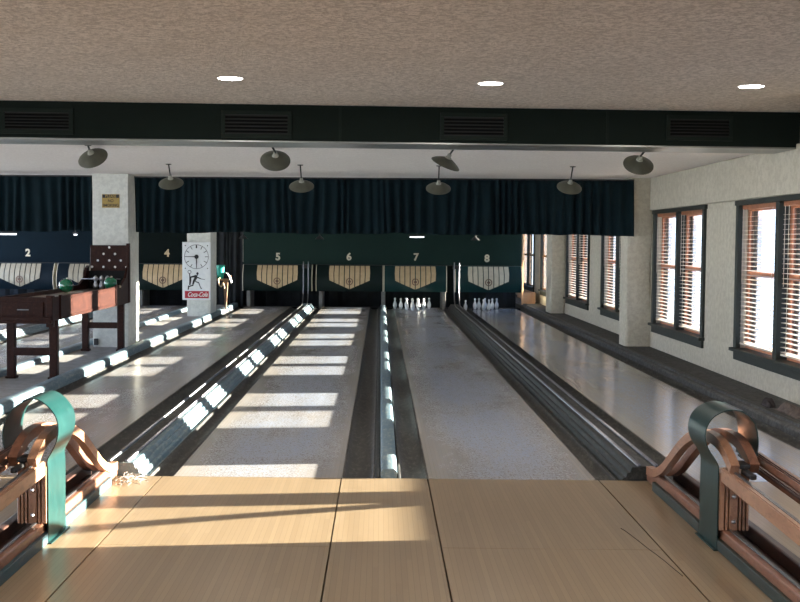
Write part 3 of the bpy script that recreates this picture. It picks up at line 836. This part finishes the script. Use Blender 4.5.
# ------------------------------------------------------------------ signs
t = thing('notice_sign', 'small yellow and black notice on the near left pillar', 'sign', (-3.693, 16.148, 1.945), 0)
w, h = .12, .185
mesh_obj('sign_plate', boxes((-w, w, -.006, 0, 0, h), bev=.002), 'sign_yellow', t)
mesh_obj('sign_strip', boxes((-w + .006, w - .006, -.009, -.006, .135, .18)), 'ink_black', t)
for s, z, c in (('PLEASE', .157, 'sign_yellow'), ('NO', .094, 'ink_black'), ('SMOKING', .032, 'ink_black')):
    text_obj('lettering', s, .052, c, t, (0, -.0095, z), bold=.001, depth=.0006, sx=.95)
t = thing('clock_sign', 'white clock sign with running figure and red banner on the far pillar', 'clock', (-3.565, 22.885, .35), 0)
mesh_obj('sign_board', boxes((-.275, .275, -.04, .008, 0, 1.125), bev=.006), 'sign_white', t)
fy = -.0405
def ring(bm, r0, r1, cx, cz, y0, y1, seg=40):
    for k in range(seg):
        a, b = 2 * PI * k / seg, 2 * PI * (k + 1) / seg
        prism(bm, [(cx + r0 * math.cos(a), cz + r0 * math.sin(a)), (cx + r1 * math.cos(a), cz + r1 * math.sin(a)), (cx + r1 * math.cos(b), cz + r1 * math.sin(b)), (cx + r0 * math.cos(b), cz + r0 * math.sin(b))], 'Y', y0, y1)
cz = .84
bm = bmesh.new(); ring(bm, .228, .236, 0, cz, fy - .003, fy)
for k in range(12):
    a = PI / 2 - k * PI / 6; d = Vector((math.cos(a), math.sin(a))); nn = Vector((-d.y, d.x)) * (.013 if k == 0 else .006)
    p, q = d * .165, d * .226
    prism(bm, [(p.x + nn.x, cz + p.y + nn.y), (p.x - nn.x, cz + p.y - nn.y), (q.x - nn.x, cz + q.y - nn.y), (q.x + nn.x, cz + q.y + nn.y)], 'Y', fy - .003, fy)
for (x, z) in ((-.215, .215), (.215, .215), (-.215, -.225), (.215, -.225)):
    b2 = bmesh.new(); prism(b2, [(x - .014, cz + z), (x, cz + z + .014), (x + .014, cz + z), (x, cz + z - .014)], 'Y', fy - .003, fy)
    mesh_obj('corner_mark', b2, 'ink_black', t)
mesh_obj('clock_dial', bm, 'ink_black', t)
bm = bmesh.new(); prism(bm, [(-.007, cz - .21), (.007, cz - .21), (.009, cz), (-.009, cz)], 'Y', fy - .009, fy - .005)
prism(bm, [(-.19, cz - .006), (-.19, cz + .006), (0, cz + .009), (0, cz - .009)], 'Y', fy - .012, fy - .009)
mesh_obj('clock_hands', bm, 'ink_black', t)
bm = bmesh.new(); lathe(bm, [(0, .018), (.03, .016), (.042, .004), (.042, 0)], 20, Matrix.Translation((0, fy, cz)) @ Matrix.Rotation(PI / 2, 4, 'X'))
mesh_obj('clock_hub', bm, 'ink_black', t, smooth='auto')
# running player silhouette with a racket
bm = bmesh.new()
def seg2(a, b, wa, wb):
    a, b = Vector(a), Vector(b); d = (b - a).normalized(); n_ = Vector((-d.y, d.x))
    prism(bm, [tuple(a + n_ * wa), tuple(a - n_ * wa), tuple(b - n_ * wb), tuple(b + n_ * wb)], 'Y', fy - .003, fy)
ring(bm, .026, .036, -.135, .545, fy - .003, fy, 20); seg2((-.135, .51), (-.125, .44), .010, .010); seg2((-.125, .44), (-.04, .46), .013, .018)
seg2((-.04, .47), (.01, .45), .022, .030); seg2((0, .46), (-.045, .37), .030, .022); seg2((-.045, .38), (-.07, .30), .022, .014); seg2((-.12, .45), (-.12, .36), .018, .02)
seg2((-.12, .37), (-.13, .29), .018, .014); seg2((-.06, .29), (-.15, .26), .013, .012); seg2((-.15, .28), (-.16, .20), .012, .012)
seg2((-.02, .36), (.045, .335), .010, .010); seg2((.045, .335), (.08, .24), .009, .007); seg2((.08, .235), (.105, .225), .010, .010)
seg2((.02, .44), (.09, .41), .012, .007); seg2((.09, .41), (.165, .40), .005, .004)
prism(bm, [(.02 + .022 * math.cos(a * PI / 8), .515 + .026 * math.sin(a * PI / 8)) for a in range(16)], 'Y', fy - .003, fy)
seg2((.012, .47), (.018, .50), .010, .010)
mesh_obj('running_figure', bm, 'ink_black', t)
mesh_obj('banner', boxes((-.225, .24, fy - .004, fy + .0, .035, .175)), 'banner_red', t)
text_obj('lettering', 'Coca-Cola', .125, 'white_paint', t, (.02, fy - .006, .105), bold=.002, depth=.001, sx=.72, shear=.35)

# ------------------------------------------------------------------ stand with bucket by the far pillar
t = thing('wooden_stand', 'tapering wooden stand with small tray beside the clock pillar', 'stand', (-3.17, 24.4, -.06), 0)
t.location = (-3.33, 24.4, .085)
ox = .16 - .03
bm = bmesh.new(); prism(bm, [(ox - .012, 0), (ox + .012, 0), (ox + .05, .60), (ox - .05, .60)], 'Y', -.03, .03)
mesh_obj('post', bm, 'post_wood', t)
mesh_obj('tray', boxes((ox - .20, ox + .10, -.10, .10, .60, .63), (ox - .20, ox - .18, -.10, .10, .63, .70), (ox + .08, ox + .10, -.10, .10, .63, .70), bev=.003), 'post_wood', t)
mesh_obj('foot', boxes((ox - .1, ox + .06, -.02, .02, 0, .02), bev=.003), 'post_wood', t)
bm = bmesh.new(); lathe(bm, [(0, 0), (.062, 0), (.066, .01), (.088, .26), (.10, .262), (.10, .285), (.094, .285), (.082, .25), (.060, .012), (0, .012)], 24, closed=False)
tag(mesh_obj('plastic_bucket', bm, 'bucket_teal', smooth='auto', loc=(-3.31, 24.4, .716)), 'bright green plastic bucket on the wooden stand by the clock pillar', 'bucket')
def crumple(w, l, h, seed, nx=14, ny=14):
    rnd = random.Random(seed); bm = bmesh.new(); g = []
    ks = [(rnd.uniform(5, 16), rnd.uniform(5, 16), rnd.uniform(0, 6), rnd.uniform(.3, 1)) for _ in range(6)]
    for i in range(nx + 1):
        r_ = []
        for j in range(ny + 1):
            u, v = i / nx * 2 - 1, j / ny * 2 - 1
            e = max(0, 1 - (u * u + v * v) ** 1.3 / 1.6)
            z = h * e * (.55 + .45 * sum(a * math.sin(kx * u + ky * v + p) for kx, ky, p, a in ks) / 2.5)
            k = 1 - .15 * abs(math.sin(3 * u + 5 * v + seed))
            r_.append(bm.verts.new((u * w / 2 * k, v * l / 2 * k, max(.002, z))))
        g.append(r_)
    for i in range(nx):
        for j in range(ny): bm.faces.new((g[i][j], g[i + 1][j], g[i + 1][j + 1], g[i][j + 1]))
    b = bmesh.ops.extrude_face_region(bm, geom=bm.faces[:])
    for v in b['geom']:
        if isinstance(v, bmesh.types.BMVert): v.co.z = min(v.co.z, 0.0)
    bmesh.ops.recalc_face_normals(bm, faces=bm.faces)
    return bm
# white towel draped over the stand tray and a yellow cord
bm = bmesh.new()
g = [[bm.verts.new((.115 + .045 * i + (0.004 * math.sin(j)), -.09 + .06 * j, .647 + .07 * (1 - i / 4) - (.10 * max(0, i - 1.5)) + .012 * math.sin(i * 2 + j))) for j in range(4)] for i in range(4)]
for i in range(3):
    for j in range(3): bm.faces.new((g[i][j], g[i + 1][j], g[i + 1][j + 1], g[i][j + 1]))
o = mesh_obj('paper_towel', bm, 'sign_white', smooth=True, loc=(-3.33 + .015, 24.38, .125)); m = o.modifiers.new('s', 'SOLIDIFY'); m.thickness = .006
tag(o, 'white paper draped over the right edge of the wooden stand', 'paper')
bm = bmesh.new()
tube(bm, [tuple(v) for v in smooth_path([(-.06, 0, .02), (-.09, -.03, -.02), (-.07, -.05, -.12), (-.02, -.05, -.16), (.01, -.05, -.08), (.04, -.04, -.20)], 5)], .012, 6)
tag(mesh_obj('yellow_cloth_strip', bm, 'cream_paint', smooth=True, loc=(-3.24, 24.26, .72)), 'cream cloth strip dangling from the wooden stand', 'cloth')

# rag and glove on the right ledge
tag(mesh_obj('dirty_rag', crumple(.16, .60, .09, 4), 'rag_tan', smooth=True, loc=(3.50, 9.95, .079)), 'crumpled tan rag lying on the window ledge at right', 'rag')
tag(mesh_obj('black_rag', crumple(.10, .22, .10, 9), 'rag_dark', smooth=True, loc=(3.44, 10.42, .079)), 'small black rag at the far end of the tan rag on the ledge', 'rag')
tag(mesh_obj('dark_rag', crumple(.14, .45, .08, 14), 'rag_dark', smooth=True, loc=(3.655, 9.85, .079)), 'dark reddish rag against the wall behind the tan rag', 'rag')

# ------------------------------------------------------------------ antique game table
def game_table():
    x1 = -3.40; x0 = -3.98; ya, yb = 12.15, 15.95
    cx = (x0 + x1) / 2
    t = thing('bowling_game_table', 'antique dark wooden bowling game table with sloping bed, drawer and dotted backboard', 'game table', (cx, 12.15, .03), 0)
    W = 'table_wood'
    a, b = x0 - cx, x1 - cx; L = yb - ya; z0 = .03
    Z = lambda z: z - z0
    # side boards (right one carries panels), slope: bottom edge rises to the back
    for u0, u1 in ((a, a + .03), (b - .03, b)):
        pr = [(0, Z(.66)), (L, Z(.67)), (L, Z(1.02)), (L - .05, Z(1.12)), (L - .30, Z(1.00)), (L - .55, Z(.93)), (0, Z(.92))]
        pr = [(0, Z(.66)), (L, Z(.655)), (L, Z(1.16)), (L - .10, Z(1.13)), (L - .22, Z(1.00)), (L - .50, Z(.915)), (L - 1.2, Z(.90)), (0, Z(.905))]
        mesh_obj('side_board', BM(prism, pr, 'X', u0, u1), W, t)
    mesh_obj('playing_surface', BM(prism, [(.05, Z(.865)), (L, Z(.845)), (L, Z(.82)), (.05, Z(.84))], 'X', a + .03, b - .03), 'table_top', t)
    mesh_obj('front_board', boxes((a + .0301, b - .0301, 0, .03, Z(.66), Z(.91)), bev=.003), W, t)
    mesh_obj('tray_board', boxes((a, b + .02, -.10, -.001, Z(.64), Z(.67)), (a, b + .02, -.10, -.075, Z(.67), Z(.71)), bev=.004), W, t)
    mesh_obj('corner_post', boxes((b - .05, b + .02, -.03, .06, Z(.60), Z(.93)), bev=.006), W, t)
    mesh_obj('corner_post', boxes((b - .01, b + .02, .30, .36, Z(.66), Z(.92)), bev=.006), W, t)
    mesh_obj('corner_post', boxes((b - .01, b + .018, L - .85, L - .78, Z(.66), Z(.93)), bev=.006), W, t)
    mesh_obj('side_moulding', boxes((b + .0005, b + .010, .38, L - .87, Z(.675), Z(.69)), (b + .0005, b + .010, .38, L - .87, Z(.865), Z(.878)), bev=.002), 'table_wood', t)
    d = mesh_obj('drawer', boxes((a + .06, b - .08, -.018, -.001, Z(.70), Z(.86)), bev=.005), W, t)
    mesh_obj('drawer_pull', boxes((-.06, .06, -.028, -.018, Z(.775), Z(.785)), bev=.002), 'steel_dull', d)
    for (lx, ly, nm) in ((b - .09, .22, 'n'), (a + .02, .28, 'n'), (b - .09, L - .36, 'f'), (a + .02, L - .36, 'f')):
        lg = mesh_obj('leg', boxes((lx, lx + .085, ly, ly + .085, Z(.05), Z(.66)), bev=.006), W, t)
        mesh_obj('foot', boxes((lx - .015, lx + .10, ly - .015, ly + .10, .001, Z(.055)), bev=.008), W, lg)
    mesh_obj('stretcher', boxes((a + .105, b - .09, .24, .29, Z(.28), Z(.36)), bev=.004), W, t)
    mesh_obj('stretcher', boxes((a + .105, b - .09, L - .34, L - .29, Z(.33), Z(.41)), bev=.004), W, t)
    bb = mesh_obj('backboard', boxes((a + .06, b - .0, L - .05, L - .005, Z(1.09), Z(1.435)), bev=.006), W, t)
    mesh_obj('back_post', boxes((b - .03, b + .012, L - .06, L + .01, Z(.66), Z(1.46)), bev=.004), W, t)
    mesh_obj('back_wall', boxes((a + .03, b - .03, L - .02, L, Z(.845), Z(1.09))), 'pit_black', t)
    c0 = (a + .06 + b) / 2
    for r_, us in enumerate(((0,), (-.5, .5), (-1, 0, 1), (-1.5, -.5, .5, 1.5))):
        for u in us:
            bm = bmesh.new(); lathe(bm, [(0, .006), (.010, .005), (.016, 0)], 14, Matrix.Translation((c0 - .0 + u * .155, L - .051, Z(1.405 - r_ * .088))) @ Matrix.Rotation(PI / 2, 4, 'X'))
            mesh_obj('pin_lamp', bm, 'white_paint', bb, smooth=True)
    mesh_obj('pin_frame', BM(tube, [(a + .03, L - .42, Z(.99)), (b - .03, L - .42, Z(.99))], .007, 8), 'steel', t, smooth=True)
    bm = bmesh.new(); lathe(bm, [(0, .02), (.014, .016), (.018, 0)], 12, Matrix.Translation((b, L - .6, Z(.90))) @ Matrix.Rotation(PI / 2, 4, 'Y'))
    mesh_obj('side_button', bm, 'cream_white', t)
    return t, cx
gt, gcx = game_table()
def glass_ball(x, y, z, lab):
    t = thing('green_glass_ball', lab, 'ball', (x, y, z), 0, 'green balls on the game table')
    bm = bmesh.new(); bmesh.ops.create_uvsphere(bm, u_segments=28, v_segments=18, radius=.088)
    bmesh.ops.translate(bm, verts=bm.verts, vec=(0, 0, .088))
    mesh_obj('ball_body', bm, 'glass_green', t, smooth=True)
    bm = bmesh.new(); lathe(bm, [(0, 0), (.016, 0), (.014, .012), (.006, .016), (0, .017)], 12, Matrix.Translation((.02, -.02, .170)))
    mesh_obj('ball_cap', bm, 'cream_white', t, smooth=True)
glass_ball(-3.53, 15.40, .8485, 'round green ball at the right of the game table by the silver pins')
glass_ball(-3.86, 14.45, .854, 'round green ball at the left edge of the game table')
PS = [(.016, 0), (.030, .01), (.036, .04), (.030, .075), (.016, .095), (.022, .115), (.032, .135), (.026, .165), (.012, .180), (0, .184)]
for i, (x, l) in enumerate(((-3.79, 'left'), (-3.71, 'middle'), (-3.63, 'right'))):
    bm = bmesh.new(); lathe(bm, PS, 16, closed=False)
    tag(mesh_obj('toy_pin', bm, 'aluminium', smooth=True, loc=(x + .0, 15.66, .8475)), 'small silver pin on the game table, %s of the three' % l, 'toy pin', 'silver pins on the game table')

# small junction box low on the near pillar
tag(mesh_obj('outlet_box', boxes((-.03, .03, -.03, 0, 0, .09), bev=.006), 'iron_black', loc=(-3.90, 16.147, .06)), 'small black outlet box at the foot of the near left pillar', 'outlet box')

# ------------------------------------------------------------------ camera
cam = bpy.data.cameras.new('camera'); co = bpy.data.objects.new('camera', cam); COL.objects.link(co)
cam.sensor_fit = 'HORIZONTAL'; cam.sensor_width = 36; cam.lens = 36 * 1180 / 800
pitch = math.atan(60 / 1180)
Rm = Matrix.Rotation(.012, 4, 'Z') @ Matrix.Rotation(PI / 2 - pitch, 4, 'X') @ Matrix.Rotation(.007, 4, 'Z')
co.matrix_world = Matrix.Translation((0, 0, 1.51)) @ Rm
cam.shift_x = (400 - 365.9) / 800; cam.shift_y = (301.4 - 301) / 800
cam.clip_end = 300
S.camera = co

# ------------------------------------------------------------------ light
w = bpy.data.worlds.new('world'); S.world = w; w.use_nodes = True
nt = w.node_tree; bg = nt.nodes['Background']
tc = N(nt, 'ShaderNodeTexCoord'); sp = N(nt, 'ShaderNodeSeparateXYZ'); nt.links.new(tc.outputs['Generated'], sp.inputs[0])
f = ramp_n(nt, sp.outputs[2], -.02, .25)
c = mix_n(nt, f, (.86, .93, 1.0), (.42, .62, 1.0))
f2 = ramp_n(nt, sp.outputs[2], -.25, -.02)
c = mix_n(nt, f2, (.60, .62, .66), c)
nt.links.new(c, bg.inputs[0]); bg.inputs[1].default_value = 5.2
sun = bpy.data.lights.new('sun', 'SUN'); so = bpy.data.objects.new('sun', sun); COL.objects.link(so)
d = Vector((-1, -.125, -.131)).normalized()
so.rotation_euler = d.to_track_quat('-Z', 'Y').to_euler()
sun.energy = 225; sun.color = (1, .80, .58); sun.angle = .009
so.location = (12, 8, 4)

vs = S.view_settings
S.display_settings.display_device = 'sRGB'
vs.view_transform = 'Standard'; vs.look = 'None'; vs.gamma = 1; vs.use_curve_mapping = False; vs.exposure = 1.0
S.cycles.use_denoising = True
S.cycles.max_bounces = 10; S.cycles.diffuse_bounces = 6; S.cycles.transparent_max_bounces = 16
S.cycles.sample_clamp_indirect = 6
